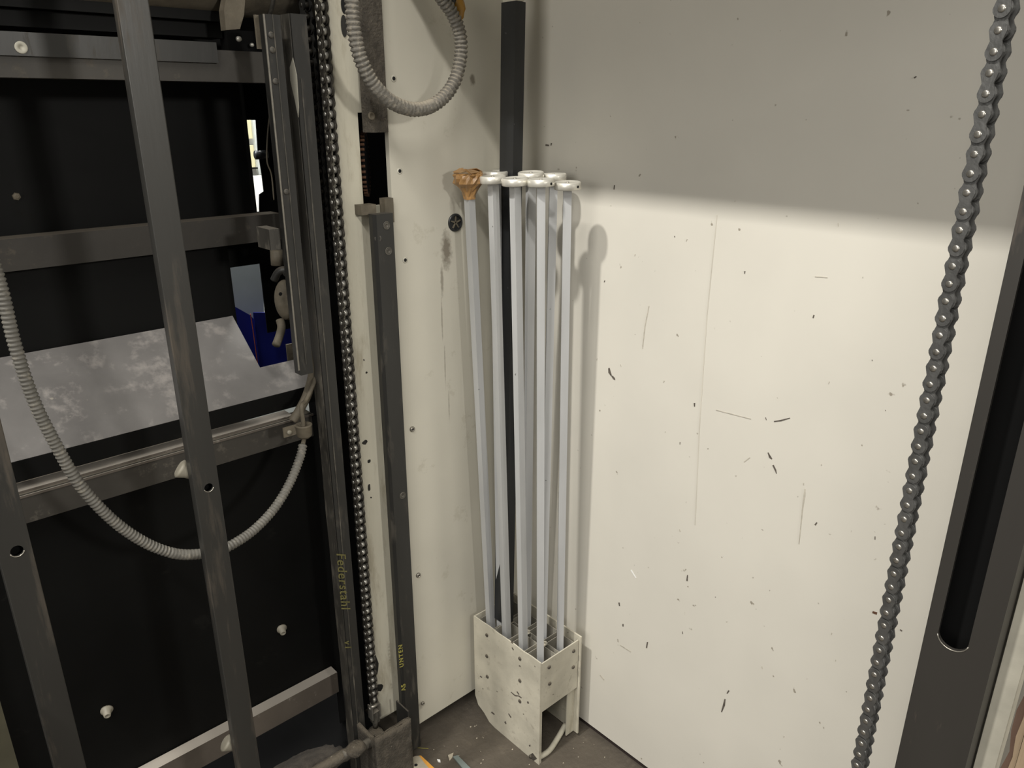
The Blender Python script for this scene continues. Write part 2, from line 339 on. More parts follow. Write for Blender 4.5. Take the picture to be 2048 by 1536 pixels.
# ------------------------------------------------------------------ rod holder box in the corner
BX0, BX1, BY0, BY1, BZ = 1.016, 1.152, 1.005, 1.243, .302
hb = empty('rod_holder_box', (1.084, 1.124, 0), 'worn cream steel box with rivets and open foot, holding grey rods in the corner', 'box')
bm = bmesh.new()   # left side plate with dented rear lower corner
pp = [(BX0, BY0, 0), (BX0, BY0, BZ)] + [(BX0, BY0+(BY1-BY0)*k/8, BZ+.0012*sin(k*2.3)-.014*k/8*0) for k in range(1, 9)] + [(BX0, BY1, .055), (BX0, BY1-.012, .030), (BX0, BY1-.035, .020), (BX0, BY1-.055, .004), (BX0, BY1-.075, 0)]
prism(bm, pp, (.003, 0, 0)); sp = mesh('side_panel', bm, M['box_paint'], hb, bev=.0006)
zb = P(1081.5, 1427, 1, BY0).z
fp = box('front_panel', BX0+.0035, BX1-.006, BY0+.001, BY0+.004, zb, BZ-.006, M['box_paint'], hb)
box('side_panel', BX1-.004, BX1, BY0-.004, BY1, .012, BZ+.004, M['box_paint'], hb)
box('back_panel', BX0+.004, BX1-.005, BY1-.004, BY1-.001, .06, BZ, M['box_paint'], hb)
box('leg', BX1-.030, BX1-.0045, BY0+.010, BY0+.013, .012, zb+.002, M['cream_dirty'], hb)
box('corner_flange', BX0+.0035, BX0+.009, BY0+.001, BY0+.004, 0.0, zb-.0005, M['box_paint'], hb)
bm = bmesh.new(); sweep(bm, catmull([(BX0+.006, BY0+.012, .008), (1.06, BY0+.010, .006), (1.10, BY0+.02, .010), (BX1-.012, BY0+.03, .022)], 8), .007, 10)
mesh('foot_rail', bm, M['cream_dirty'], hb, True)
box('shelf_plate', BX0+.0035, BX1-.0045, BY0+.0045, BY1-.0045, .196, .199, M['black'], hb, 0)
def rivet(px, py, ax):
    c = P(px, py, ax, BX0 if ax == 0 else BY0+.001); ax_v = (-1, 0, 0) if ax == 0 else (0, -1, 0); bm = bmesh.new()
    lathe(bm, c, ax_v, [(0, .0048), (.0012, .0048), (.0028, .0034), (.0032, 0)], 14)
    mesh('rivet', bm, M['grime'], sp if ax == 0 else fp, True)
for q in ((974,1270),(974,1312),(975,1353),(1040,1317),(1040,1361),(1040,1402),(1061,1513)): rivet(*q, 0)
for q in ((1098,1334),(1099,1367),(1147,1302),(1146,1334)): rivet(*q, 1)
for (px, py, pts) in ((1022,1384,[(0,0,.8),(8,7,1.3),(16,8,1),(21,12,1.2)]), (1034,1383,[(0,0,1),(4,6,1)]), (983,1424,[(0,0,1.5),(6,5,1.2)]), (1017,1427,[(0,0,.8),(5,8,1.2)]), (1010,1443,[(0,0,1.8),(2,5,1)]), (1059,1490,[(0,0,1.5),(1,3,1)]), (1038,1331,[(0,0,1),(3,2,1)]), (1055,1403,[(0,0,1.5),(2,4,1.5)]), (1062,1508,[(0,0,4),(8,12,5)]), (962,1445,[(0,0,2),(10,14,3.5),(14,20,2)]), (960,1352,[(0,0,1),(4,3,1)]), (1024,1295,[(0,0,1),(3,5,1)])):
    mark(px, py, pts, M['grime'] if pts[0][2] > 1.9 else M['scuff'], 0, sp, BX0-.0002)
# diamond sockets that hold the rods
cells = [(1.0485, 1.036), (1.0485, 1.094), (1.0485, 1.152), (1.0485, 1.210), (1.112, 1.036), (1.112, 1.094), (1.112, 1.152), (1.112, 1.210)]
for (x, y) in cells:
    bm = bmesh.new(); r0, r1 = .0385, .0362; zt = BZ-.012
    for k in range(4):
        a, b2 = pi/2*k+pi/4, pi/2*(k+1)+pi/4
        q = [Vector((x+r*cos(t), y+r*sin(t)*.92, 0)) for r, t in ((r1, a), (r1, b2), (r0, b2), (r0, a))]
        prism(bm, [p+Vector((0, 0, .20)) for p in q], (0, 0, zt-.20+random.uniform(-.006, .003)))
    mesh('rod_socket', bm, M['cell'], hb)
bm = bmesh.new()   # pale crumpled webs between the sockets
for (x, y) in [(1.080, 1.065), (1.080, 1.123), (1.080, 1.181)]:
    s = .017
    prism(bm, [(max(x-s, BX0+.004), y, .281), (x, y-.017, .294), (min(x+s, BX1-.005), y, .284), (x, y+.017, .292)], (0, 0, -.002))
wb = mesh('web_plate', bm, M['box_paint'], hb); wb['kind'] = 'stuff'

# ------------------------------------------------------------------ square rods with disc heads
def bar_between(bm, a, b, sx, sy, rot):
    a = Vector(a); b = Vector(b); d = (b-a).normalized()
    u = Vector((cos(rot), sin(rot), 0)); u = (u-d*u.dot(d)).normalized(); w = d.cross(u)
    c8 = [p+u*su*sx/2+w*sw*sy/2 for p in (a, b) for su, sw in ((-1,-1), (1,-1), (1,1), (-1,1))]
    hexa(bm, c8)
rods = [  # disc pixel, disc height, foot (x, y), twist, label, hole
 ((937,357), 1.3655, (1.0485,1.2115), 0, 'square grey rod whose disc head is wrapped in brown tape, leaning on the left panel', 0),
 ((986,360), 1.3650, (1.0485,1.153), -.04, 'square grey rod just right of the taped one, left of the black tube', 0),
 ((1030,364), 1.3650, (1.0485,1.094), -.06, 'square grey rod whose disc head covers the black square tube', 0),
 ((1082,366), 1.3645, (1.0485,1.037), -.74, 'front square grey rod standing at the near corner of the cream box', 1),
 ((1135,372), 1.3575, (1.112,1.034), -.76, 'square grey rod nearest the right wall, with a pin hole in its disc', 1),
 ((1107,355), 1.3665, (1.112,1.093), -.70, 'square grey rod behind and between the front corner rod and the right one', 0),
 ((1062,352), 1.3715, (1.112,1.150), -.4, 'square grey rod behind, between the black tube and the front corner rod', 0),
 ((991,351), 1.3690, (1.062,1.190), .1, 'square grey rod mostly hidden, its disc rim showing in front of the black tube', 0),
 ((1008,346), 1.3685, (1.115,1.225), .2, 'rearmost square grey rod, disc half hidden behind the black tube', 0)]
for i, ((px, py), zt, foot, rot, lab, hole) in enumerate(rods):
    top = P(px, py, 2, zt); top.y = min(top.y, YL-.0275); top.x = min(top.x, XR-.0275); ft = Vector((foot[0], foot[1], .2))
    r = empty('square_rod', ft, lab, 'rod', 'square rods with disc heads in the corner box')
    bm = bmesh.new(); bar_between(bm, ft, top, .0158, .0158, rot); mesh('shaft', bm, M['rod'], r, bev=.0008)
    d = (top-ft).normalized(); bm = bmesh.new()
    if i: d = (d+Vector((random.uniform(-.04, .04), random.uniform(-.04, .04), 0))).normalized()
    lathe(bm, top-d*.006, d, [(0, .0245), (.0012, .0258), (.0125, .0258), (.0140, .0240), (.0142, .0215), (.0128, .0205), (.0128, 0)], 36)
    dh = mesh('disc_head', bm, M['disc'], r, True)
    bm = bmesh.new(); lathe(bm, top+d*.0069, d, [(0, .0035), (.0008, .0030), (.0008, 0)], 12); mesh('centre_mark', bm, M['screw'], dh)
    if hole:
        n = Vector((.05, -1, 0)).normalized(); bm = bmesh.new(); lathe(bm, top+n*.0252-d*.0, n, [(0, .0026), (.0010, .0026), (.001, 0)], 12); mesh('pin_hole', bm, M['hole'], dh)
    if i == 0:   # crumpled tape: a lumpy wrap tapering onto the shaft
        bm = bmesh.new(); prof = [(-.040, .0118), (-.034, .0130), (-.025, .0165), (-.016, .0215), (-.008, .0285), (.002, .0300), (.008, .0290), (.0125, .0265), (.0105, .021)]
        lathe(bm, top, d, prof, 26)
        for v in bm.verts:
            q = v.co-top; f = 1+.13*sin(q.x*400+q.z*260)*sin(q.y*330+1)+random.uniform(-.05, .05)
            ax = d*q.dot(d); v.co = top+ax+(q-ax)*f
        tp = mesh('tape_wrap', bm, M['tape'], r); tp['label'] = 'crumpled brown adhesive tape'
        for k in range(7):
            a = random.uniform(0, 6.28); bm = bmesh.new(); u = Vector((cos(a), sin(a), 0)); w = Vector((-sin(a), cos(a), 0))
            q = [top+u*.026+w*.012+d*.013, top+u*.030-w*.010+d*.012, top+u*.012-w*.012+d*.019, top+u*.006+w*.010+d*.016]
            prism(bm, q, (0, 0, .0009)); mesh('tape_fold', bm, M['tape'], tp)

# ------------------------------------------------------------------ black square tube in the corner
ct = P(1027, 5, 1, 1.182); cb = P(1008, 1215, 1, 1.182)
dd = (cb-ct)/(cb.z-ct.z); foot = ct+dd*(.30-ct.z)
foot.z = .30
tr = empty('black_square_tube', (foot.x, foot.y, .2), 'black square steel tube standing upright in the corner behind the rods', 'tube')
bm = bmesh.new(); bar_between(bm, foot, ct, .026, .040, 0); mesh('tube_body', bm, M['black_tube'], tr, bev=.0012)
bm = bmesh.new(); bar_between(bm, ct+Vector((0,0,.001)), ct-dd*-.30 if False else ct+Vector((0,0,.22)), .022, .036, 0); mesh('upper_sleeve', bm, M['cream_dirty'], tr, bev=.001)

# ------------------------------------------------------------------ roller chains
def plate_mesh(name, pitch, h, t, y, m, waist=.66):
    """figure-eight plates in local XZ plane at +-y"""
    bm = bmesh.new()
    for s in (-1, 1):
        pts = []; r = h/2
        for k in range(9): a = pi*k/8; pts.append((cos(a)*r, 0, pitch+sin(a)*r))
        pts.append((-r*waist, 0, pitch/2))
        for k in range(9): a = pi+pi*k/8; pts.append((cos(a)*r, 0, sin(a)*r))
        pts.append((r*waist, 0, pitch/2))
        prism(bm, [(p[0], s*y-t/2, p[2]) for p in pts], (0, t, 0))
    bmesh.ops.recalc_face_normals(bm, faces=bm.faces)
    me = bpy.data.meshes.new(name); bm.to_mesh(me); bm.free(); me.materials.append(m); return me
def pin_mesh(name, L, r, m, n=12):
    bm = bmesh.new(); lathe(bm, (0, -L/2, 0), (0, 1, 0), [(0, r*.7), (L*.03, r), (L*.97, r), (L, r*.7)], n)
    bmesh.ops.recalc_face_normals(bm, faces=bm.faces)
    me = bpy.data.meshes.new(name); bm.to_mesh(me); bm.free(); me.materials.append(m)
    for p in me.polygons: p.use_smooth = True
    return me
def chain(root, top, bot, pitch, rz, w, m, mp, mr, wob=0, pins=True, rr=.31):
    top = Vector(top); bot = Vector(bot); L = (bot-top).length; n = int(L/pitch); d = (bot-top).normalized()
    o1 = plate_mesh('outer_plates', pitch, pitch*.88, pitch*.10, w/2, m); o2 = plate_mesh('inner_plates', pitch, pitch*.94, pitch*.10, w/2-pitch*.13, m)
    pm = pin_mesh('pin', w+pitch*.22, pitch*.19, mp); rm = pin_mesh('roller', w-pitch*.40, pitch*rr, mr)
    base = Matrix.Rotation(rz, 4, 'Z'); last = None
    for k in range(n):
        p = top+d*(pitch*k); q = top+d*(pitch*(k+1))
        me = o1 if k % 2 == 0 else o2
        o = bpy.data.objects.new('outer_link' if k % 2 == 0 else 'inner_link', me); COL.objects.link(o)
        tilt = random.uniform(-wob, wob)
        o.parent = root; o.matrix_parent_inverse = inv(root)
        zax = (p-q).normalized(); y = Vector((cos(rz+pi/2), sin(rz+pi/2), 0)); x = y.cross(zax).normalized(); y2 = zax.cross(x)
        R_ = Matrix((x, y2, zax)).transposed().to_4x4() @ Matrix.Rotation(tilt, 4, 'Y')
        o.matrix_basis = Matrix.Translation(q) @ R_
        for nm, mm in ((('pin', pm) if k % 2 == 0 else ('roller', rm)),):
            for zz in (0, pitch):
                s = bpy.data.objects.new(nm, mm); COL.objects.link(s); s.parent = o; s.location = (0, 0, zz)
# chain hanging in front of the right wall
CX = .90; PITCH = .01905
t0 = P(2013, 18, 0, CX); t0 = t0+Vector((0, 0, .0)); b0 = P(1721.5, 1523, 0, CX); b0.y = t0.y+(b0.y-t0.y)
up = (t0-b0).normalized()
t1 = t0+up*PITCH*7; b1 = b0-up*PITCH*9
ch = empty('hanging_chain', b1, 'grey steel roller chain hanging in front of the right wall beside the slotted post', 'chain')
chain(ch, t1, b1, PITCH, radians(90-8), .0165, M['chain'], M['pin'], M['chain'], wob=.02)

# ------------------------------------------------------------------ slotted post, pale bar, wooden post on the right
SX = .95
yl = P(1784, 1536, 0, SX).y; yr = P(1930, 1536, 0, SX).y; yl2 = P(2048, 400, 0, SX).y
s0 = P(1877, 1262, 0, SX).y; s1 = P(1940, 1279, 0, SX).y; zs = P(1905, 1300, 0, SX).z; rs = (s0-s1)/2; zc = zs+rs
yl = (yl+yl2)/2
post = empty('slotted_post', (SX, (yl+yr)/2, 0), 'dark grey steel post with a long round-ended slot right of the chain', 'post')
bm = bmesh.new(); T = .005
bx(bm, SX, SX+T, s0, yl, zc, 1.82); bx(bm, SX, SX+T, yr, s1, zc, 1.82)
arc = [(SX, (s0+s1)/2-rs*cos(pi*k/14), zc-rs*sin(pi*k/14)) for k in range(15)]
prism(bm, [(SX, yr, zc)] + arc + [(SX, yl, zc), (SX, yl, 0), (SX, yr, 0)], (T, 0, 0))
mesh('face_plate', bm, M['slot_post'], post)
box('flange', SX+T, SX+.055, yl-.004, yl, 0, 1.82, M['slot_post'], post); 
box('flange', SX+T, SX+.055, yr, yr+.004, 0, 1.82, M['slot_post'], post)
box('inner_back', SX+.05, SX+.054, yr+.0045, yl-.0045, 0, 1.82, M['black'], post, 0)
bm = bmesh.new(); arc2 = [(SX-.0002, (s0+s1)/2-(rs+.0008)*cos(pi*k/14), zc-(rs+.0008)*sin(pi*k/14)) for k in range(1, 14)]
sweep(bm, [Vector(p) for p in arc2], .0009, 6); sl = mesh('slot_rim', bm, M['screw'], post, True); sl['label'] = 'bare bright metal edge at the slot end'
PX = .99
ya = P(1908, 1536, 0, PX).y; yb = P(1990, 1536, 0, PX).y
pb = box('pale_flat_bar', PX, PX+.03, yb, yr-.002, 0, 1.82, M['pale_bar'], bev=.002)
tag(pb, 'pale grey flat bar standing behind the slotted post, beside weathered wood', 'bar')
WX = .93
wy = P(2002, 1536, 0, WX).y
wd = empty('wooden_post', (WX+.03, wy-.08, 0), 'weathered brown wooden post with rough splintered edge at the lower right corner', 'post')
random.seed(11)
for k, (a, b, dx, mm) in enumerate(((.000, .006, .010, 'wood_dark'), (.0068, .0125, .003, 'wood'), (.0132, .030, 0, 'wood'), (.031, .056, .0015, 'wood'), (.057, .10, 0, 'wood'))):
    bm = bmesh.new(); n = 60; A = []; B = []
    for j in range(n+1):
        z = 1.82*j/n; A.append((WX+dx, wy-a+(random.uniform(-.0022, .0022) if k < 2 else random.uniform(-.0006, .0006)), z)); B.append((WX+dx, wy-b+random.uniform(-.0005, .0005), z))
    prism(bm, A + B[::-1], (.05-dx, 0, 0)); mesh('plank', bm, M[mm], wd)

# ------------------------------------------------------------------ gate in front of the machine: two uprights with holes and pale bumpers
YG = 1.10
gate = empty('guard_gate', (P(450, 1200, 1, YG).x-.13, YG, 0), 'dark grey guard gate uprights with drilled holes standing before the machine', 'gate')
def upright(xa, xb, hole_px, hr, lab):
    hc = P(*hole_px, 1, YG); cx = (xa+xb)/2; bm = bmesh.new(); n = 24
    ring = [(hc.x+hr*cos(2*pi*k/n), hc.z+hr*sin(2*pi*k/n)) for k in range(n)]
    # face plate with a real round hole: four quads around it plus a square-to-circle collar
    hs = (xb-xa)/2-.0005; sq = []
    for k in range(n):
        a = 2*pi*k/n; m_ = max(abs(cos(a)), abs(sin(a))); sq.append((cx+hs*cos(a)/m_, hc.z+hs*sin(a)/m_))
    vs = [bm.verts.new((x, YG, z)) for x, z in sq]; vr = [bm.verts.new((x, YG, z)) for x, z in ring]; vb = [bm.verts.new((x, YG+.0035, z)) for x, z in ring]
    for k in range(n):
        k2 = (k+1) % n; bm.faces.new((vs[k], vs[k2], vr[k2], vr[k])); bm.faces.new((vr[k], vr[k2], vb[k2], vb[k]))
    for z0, z1 in ((0, hc.z-hs), (hc.z+hs, 2.1)): bm.faces.new([bm.verts.new(p) for p in ((xa+.0015, YG, z0), (xb-.0015, YG, z0), (xb-.0015, YG, z1), (xa+.0015, YG, z1))])
    for x0_, x1_ in ((xa+.0015, cx-hs), (cx+hs, xb-.0015)):
        if x1_-x0_ > 1e-5: bm.faces.new([bm.verts.new(p) for p in ((x0_, YG, hc.z-hs), (x1_, YG, hc.z-hs), (x1_, YG, hc.z+hs), (x0_, YG, hc.z+hs))])
    D = .018
    bx(bm, xa, xa+.003, YG+.0012, YG+D, 0, 2.1); bx(bm, xb-.003, xb, YG+.0012, YG+D, 0, 2.1)
    for s, xe in ((1, xa), (-1, xb)):   # rounded corner strips
        pr = [(xe+s*.0015*(1-cos(t)), YG+.0012*(1-sin(t))) for t in (0, .5, 1.05, pi/2)]
        for (p, q) in zip(pr, pr[1:]): bm.faces.new([bm.verts.new(v) for v in ((p[0], p[1], 0), (q[0], q[1], 0), (q[0], q[1], 2.1), (p[0], p[1], 2.1))])
    u = mesh('upright', bm, M['gate_steel'], gate); u['label'] = lab
    box('channel_back', xa+.0032, xb-.0032, YG+D-.003, YG+D, 0, 2.1, M['black'], u, 0)
    bm = bmesh.new(); lathe(bm, (hc.x, YG-.0004, hc.z), (0, 1, 0), [(0, hr+.0016), (.0006, hr+.0016)], 24)
    bm.free()
    bm = bmesh.new(); sweep(bm, [Vector((hc.x+(hr+.0006)*cos(2*pi*k/24), YG-.0002, hc.z+(hr+.0006)*sin(2*pi*k/24))) for k in range(13, 24)], .0008, 6)
    mesh('hole_rim', bm, M['screw'], u, True)
xA = P(297, 400, 1, YG).x; xB = P(356, 400, 1, YG).x
upright(xA, xB, (417.5, 975), .0068, 'upright further right, crossing the tray and hose')
xC = P(46, 1300, 1, YG).x; xD = P(115, 1300, 1, YG).x
upright(xC, xD, (34, 1102), .0078, 'upright at the left edge of the view')
for (px, py) in ((358, 937), (452, 1487)):
    c = P(px, py, 1, YG+.03); bm = bmesh.new(); a = Vector((c.x-.006, YG+.035, c.z)); 
    lathe(bm, (xA+.016, YG+.022, c.z-.02), Vector((c.x-.004, YG+.034, c.z+.004))-Vector((xA+.016, YG+.022, c.z-.02)), [(0, .007), (.018, .010), (.028, .0145), (.031, .0148), (.0335, .011), (.034, 0)], 18)
    mesh('bumper', bm, M['knob'], gate, True)['label'] = 'pale plastic conical bumper'
# third strut at the far lower left
lt = box('olive_strut', P(0, 1430, 1, 1.0).x-.05, P(28, 1500, 1, 1.0).x, 1.0, 1.03, 0, P(0, 1395, 1, 1.0).z, M['olive_paint'], bev=.001)
tag(lt, 'olive painted strut cut off by the lower left corner', 'strut')

# ------------------------------------------------------------------ machine frame
mf = empty('machine_frame', (.7, 1.35, 0), 'large dark dusty steel machine frame with beams and black sheets left of the panel', 'machine')
def vb(name, xl, xr, py, Y, depth, z0, z1, m, parent=mf, bev=.001):
    return box(name, P(xl, py, 1, Y).x, P(xr, py, 1, Y).x, Y, Y+depth, z0, z1, m, parent, bev)
def zpy(px, py, Y): return P(px, py, 1, Y).z
# cream column plate with cut-out
YC = 1.285
xa = P(669, 300, 1, YC).x; xc = P(720, 300, 1, YC).x; xe = XE+.02
zt, zb2 = zpy(740, 225, YC), zpy(745, 412, YC)
z00 = zpy(760, 1440, YC)
bm = bmesh.new(); xo = P(690, 12, 1, YC).x
bx(bm, xc, xe, YC, YC+.01, z00, zb2); bx(bm, xc, xe, YC, YC+.01, zt, 2.2)
pts = [(xc, YC, 0), (xc, YC+.01, 0), (xa+.012, YC+.03, 0), (xa, YC+.03, 0)] + [(xa+.014-.014*cos(t), YC+.014-.014*sin(t), 0) for t in (0, .3, .6, .9, 1.2, pi/2)]
prism(bm, [Vector(p)+Vector((0, 0, z00)) for p in pts], (0, 0, 2.2-z00))
mesh('cream_column', bm, M['cream_dirty'], mf)['label'] = 'dirty cream painted column plate with a rectangular cut-out'
for (px, py, rx, rz) in ((688, 10, .008, .014), (688, 52, .006, .018)):
    c = P(px, py, 1, YC-.0012); bm = bmesh.new()
    lathe(bm, c, (0, -1, 0), [(0, .006), (.0006, .006), (.0006, 0)], 16)
    for v in bm.verts: v.co.z = c.z+(v.co.z-c.z)*rz/.006
    mesh('column_hole' if py < 30 else 'grease_stain', bm, M['hole'] if py < 30 else M['dark_steel'], mf)
# chipped paint patches
random.seed(5)
for (px, py, w, h) in ((730, 885, 12, 10), (738, 922, 9, 8), (738, 975, 7, 18), (742, 995, 4, 4), (752, 1330, 12, 50), (760, 1375, 18, 22), (728, 720, 3, 4), (733, 745, 4, 5)):
    c = P(px, py, 1, YC-.0006); bm = bmesh.new(); k1 = .00105
    pts = [(c.x+w/2*k1*cos(2*pi*k/9)*random.uniform(.7, 1.2), YC-.0003, c.z+h/2*k1*sin(2*pi*k/9)*random.uniform(.7, 1.15)) for k in range(9)]
    prism(bm, pts, (0, -.0004, 0)); mesh('paint_chip', bm, M['dark_steel'], mf)
# small flanges at the lower edge of the cut-out, dusty guide bar, rail
box('bracket_flange', P(722, 412, 1, 1.262).x, P(752, 412, 1, 1.262).x, 1.262, YC, zb2-.012, zb2+.006, M['cast'], mf, .002)
box('bracket_flange', P(770, 412, 1, 1.252).x, XE-.002, 1.252, 1.27, zb2-.03, zb2+.016, M['cast'], mf, .002)
zg = zpy(755, 265, 1.25)
gb = box('guide_bar', P(737, 150, 1, 1.25).x, P(771, 150, 1, 1.25).x, 1.25, 1.28, zg, 1.82, M['grime'], mf, .002)
c = P(742, 232, 1, 1.2498); bm = bmesh.new(); lathe(bm, c, (0, -1, 0), [(0, .007), (.003, .007), (.004, .005), (.002, .004), (.002, 0)], 16); mesh('screw', bm, M['cast'], gb, True)
YRl = 1.238; xr0 = P(780, 891, 1, YRl).x; xr1 = P(810, 891, 1, YRl).x; zr = zpy(765, 428, YRl)
bm = bmesh.new(); xch = P(769, 891, 1, YRl+.012).x
prism(bm, [(xr0, YRl, .012), (xr1, YRl, .012), (xr1, YRl+.02, .012), (xr0-.004, YRl+.02, .012), (xr0-.004, YRl+.008, .012)], (0, 0, zr-.012))
rail = mesh('guide_rail', bm, M['dark_steel'], mf, bev=.0006)
for (px, py) in ((773, 451), (777, 502), (805, 991)):
    c = P(px, py, 1, YRl); c.x = min(c.x, xr1-.0085); bm = bmesh.new()
    lathe(bm, c, (0, -1, 0), [(0, .0078), (.0012, .0078), (.0012, .0062), (.0002, .0058), (.0010, .005), (.0010, .0028), (.0001, .0024), (.0001, 0)], 20); mesh('screw', bm, M['dusty_steel'], rail, True)
c = P(756, 477, 1, YRl+.004); bm = bmesh.new(); lathe(bm, c, (-.6, -1, 0), [(0, .007), (.002, .007), (.003, .005), (.001, .003), (.001, 0)], 18); mesh('screw', bm, M['dusty_steel'], rail, True)
# sprocket in the cut-out
sk = empty('sprocket', P(735, 330, 1, 1.36), 'rusty toothed sprocket seen edge-on inside the cut-out of the cream column', 'sprocket')
c = P(731, 328, 1, 1.35); sax = Vector((.80, -.60, 0)); say = Vector((.60, .80, 0)); bm = bmesh.new()
lathe(bm, c-sax*.003, sax, [(0, .010), (0.0, .058), (.003, .060), (.006, .058), (.006, .010)], 48); mesh('wheel', bm, M['black'], sk)
for k in range(36):
    a = 2*pi*k/36; q = c+say*cos(a)*.0605+Vector((0, 0, sin(a)*.0605)); bm = bmesh.new(); cyl(bm, q-sax*.004, q+sax*.004, .0026, 8); mesh('tooth', bm, M['rust'], sk)
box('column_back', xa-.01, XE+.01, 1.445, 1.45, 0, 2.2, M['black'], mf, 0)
# main upright (dusty side face, dark front face)
YM = 1.272
xm0 = P(658, 891, 1, YM).x; xm1 = P(684, 891, 1, YM).x; ym = P(640, 891, 0, xm0).y
ym = min(ym, YM+.06)
zm1 = zpy(600, 28, YM)
up_ = box('main_upright', xm0, xm1, YM, ym, 0.0, zm1, M['dark_steel'], mf, .0012)
bm = bmesh.new(); n = 40; A = [(xm0-.0012, YM+.004, z*zm1/n) for z in range(n+1)]; B = [(xm0-.0012, ym-.001-(.004+.004*sin(z*1.7) if z < 8 else .001*sin(z)), z*zm1/n) for z in range(n+1)]
prism(bm, A+B[::-1], (.001, 0, 0)); ds = mesh('side_face', bm, M['dusty_steel'], up_); ds['label'] = 'dust-coated side face'
box('wear_strip', xm0+.008, xm0+.0105, YM-.0012, YM, 0.1, zm1-.1, M['dusty_steel'], up_, .0004)
# inner channel: slide rail attached to the upper half of the upright
YS = 1.262
xs0 = P(565, 375, 1, YS).x; xs1 = P(592, 375, 1, YS).x; ys = P(552, 375, 0, xs0).y
zs0 = zpy(600, 752, YS); zs1 = zpy(560, 30, YS)
srl = box('slide_rail', xs0, xs1, YS, max(ys, YS+.02), zs0, zs1, M['dark_steel'], mf, .0012)
box('edge_strip', xs0-.003, xs0, YS+.002, YS+.004, zs0+.01, zs1, M['screw'], srl, 0)
bm = bmesh.new(); bx(bm, xs0+.011, xs0+.0125, YS-.0016, YS, zs0+.02, zs1); mesh('groove_lip', bm, M['dusty_steel'], srl)
for (px, py) in ((541, 70), (544, 100), (549, 163), (557, 385)):
    c = P(px, py, 1, YS); c.x = max(c.x, xs0+.006); bm = bmesh.new(); lathe(bm, c, (0, -1, 0), [(0, .0052), (.002, .0048), (.003, .003), (.003, 0)], 14); mesh('screw', bm, M['dusty_steel'], srl, True)
# bare worn patch
bm = bmesh.new(); q = [P(x, y, 0, xm0-.0016) for x, y in ((586, 115), (594, 150), (598, 215), (597, 235), (590, 200), (581, 160), (580, 135))]
prism(bm, q, (-.0006, 0, 0)); mesh('worn_patch', bm, M['pale_bar'], up_)['label'] = 'bare scraped patch with hatch marks'
box('top_tab', P(512, 60, 1, YS+.03).x, P(530, 60, 1, YS+.03).x, YS+.03, YS+.034, zpy(520, 98, YS+.03), zpy(520, 30, YS+.03), M['cast'], mf)
vb('hinge_block', 541, 562, 490, 1.285, .05, zpy(550, 500, 1.285), zpy(550, 458, 1.285), M['dusty_steel'])
# beams along the machine
def hb_(name, xl, xr, xref, yt, yb_, Y, depth, m, parent=mf, bev=.0015):
    return box(name, P(xl, yt, 1, Y).x if not isinstance(xl, float) else xl, P(xr, yt, 1, Y).x, Y, Y+depth, zpy(xref, yb_, Y), zpy(xref, yt, Y), m, parent, bev)
XL = -.55
tb = hb_('top_beam', XL, 541, 500, 103, 165, 1.38, .04, M['beam'])
hb_('beam_cover', XL, 432, 380, 82, 124, 1.372, .008, M['dark_steel'], tb)
c = P(42, 95, 1, 1.3718); bm = bmesh.new(); lathe(bm, c, (0, -1, 0), [(0, .0085), (.0015, .0085), (.002, .0075), (.002, .0035), (.0005, .003), (.0005, 0)], 20); mesh('washer', bm, M['pale_bar'], tb, True)
for k, (y0_, y1_, Y, d) in enumerate(((32, 64, 1.42, .05), (-20, 28, 1.40, .05))):
    hb_('upper_rail', XL, 440, 230, y0_, y1_, Y, d, M['sheet'])
mb = hb_('middle_beam', XL, 560, 500, 432, 486, 1.47, .04, M['beam_shaded'])
# front tray beam
fb = hb_('front_beam', XL, 628, 430, 880, 932, 1.345, .03, M['beam'])
bm = bmesh.new(); zf = zpy(430, 880, 1.345)
bx(bm, XL, P(628, 850, 1, 1.345).x, 1.343, 1.345, zf-.006, zf-.002); bx(bm, XL, P(590, 850, 1, 1.345).x, 1.350, 1.386, zf, zf+.004)
mesh('beam_ledge', bm, M['beam_pale'], fb)
lb = hb_('lower_beam', XL, 683, 503, 1436, 1480, 1.362, .028, M['beam_pale'])
for (px, py, dy) in ():
    pass
# tray: steep steel chute plate
YB = 1.50; a = P(469, 639, 1, YB); b_ = P(520, 735, 0, a.x); slope = (b_-a)
fr = P(612, 775, 1, 1.405); bL = P(0, 725, 1, YB)
# plane through the back edge and the cut edge
dirn = Vector((0, b_.y-a.y, b_.z-a.z)).normalized()
def onpl(px, py):
    n = Vector((1, 0, 0)).cross(dirn); d = F3+(px-1024)/FPX*RT+(768-py)/FPX*U3
    return CAM+d*((a-CAM).dot(n)/d.dot(n))
f1 = onpl(612, 775); f0 = onpl(25, 922); kfront = ((f1+f0)/2-a).dot(dirn)
bm = bmesh.new(); n_ = Vector((1, 0, 0)).cross(dirn); n_ = n_ if n_.z > 0 else -n_
def tp_(x, t): return Vector((x, a.y+dirn.y*t, a.z+dirn.z*t))
tn = (b_-a).length; xr_ = onpl(640, 770).x
prism(bm, [tp_(XL, -.01), tp_(a.x, -.01), tp_(b_.x, tn), tp_(P(600, 722, 1, tp_(0, tn).y).x+.03, tn), tp_(xr_, kfront), tp_(XL, kfront)], -n_*.003)
tray = mesh('chute_tray', bm, M['tray'], mf); tray['label'] = 'sloping grey steel tray with dusty smears'
lipz = tp_(0, kfront)
box('tray_lip', XL, xr_, lipz.y-.001, lipz.y+.003, lipz.z-.036, lipz.z-.001, M['sheet'], tray, .001)
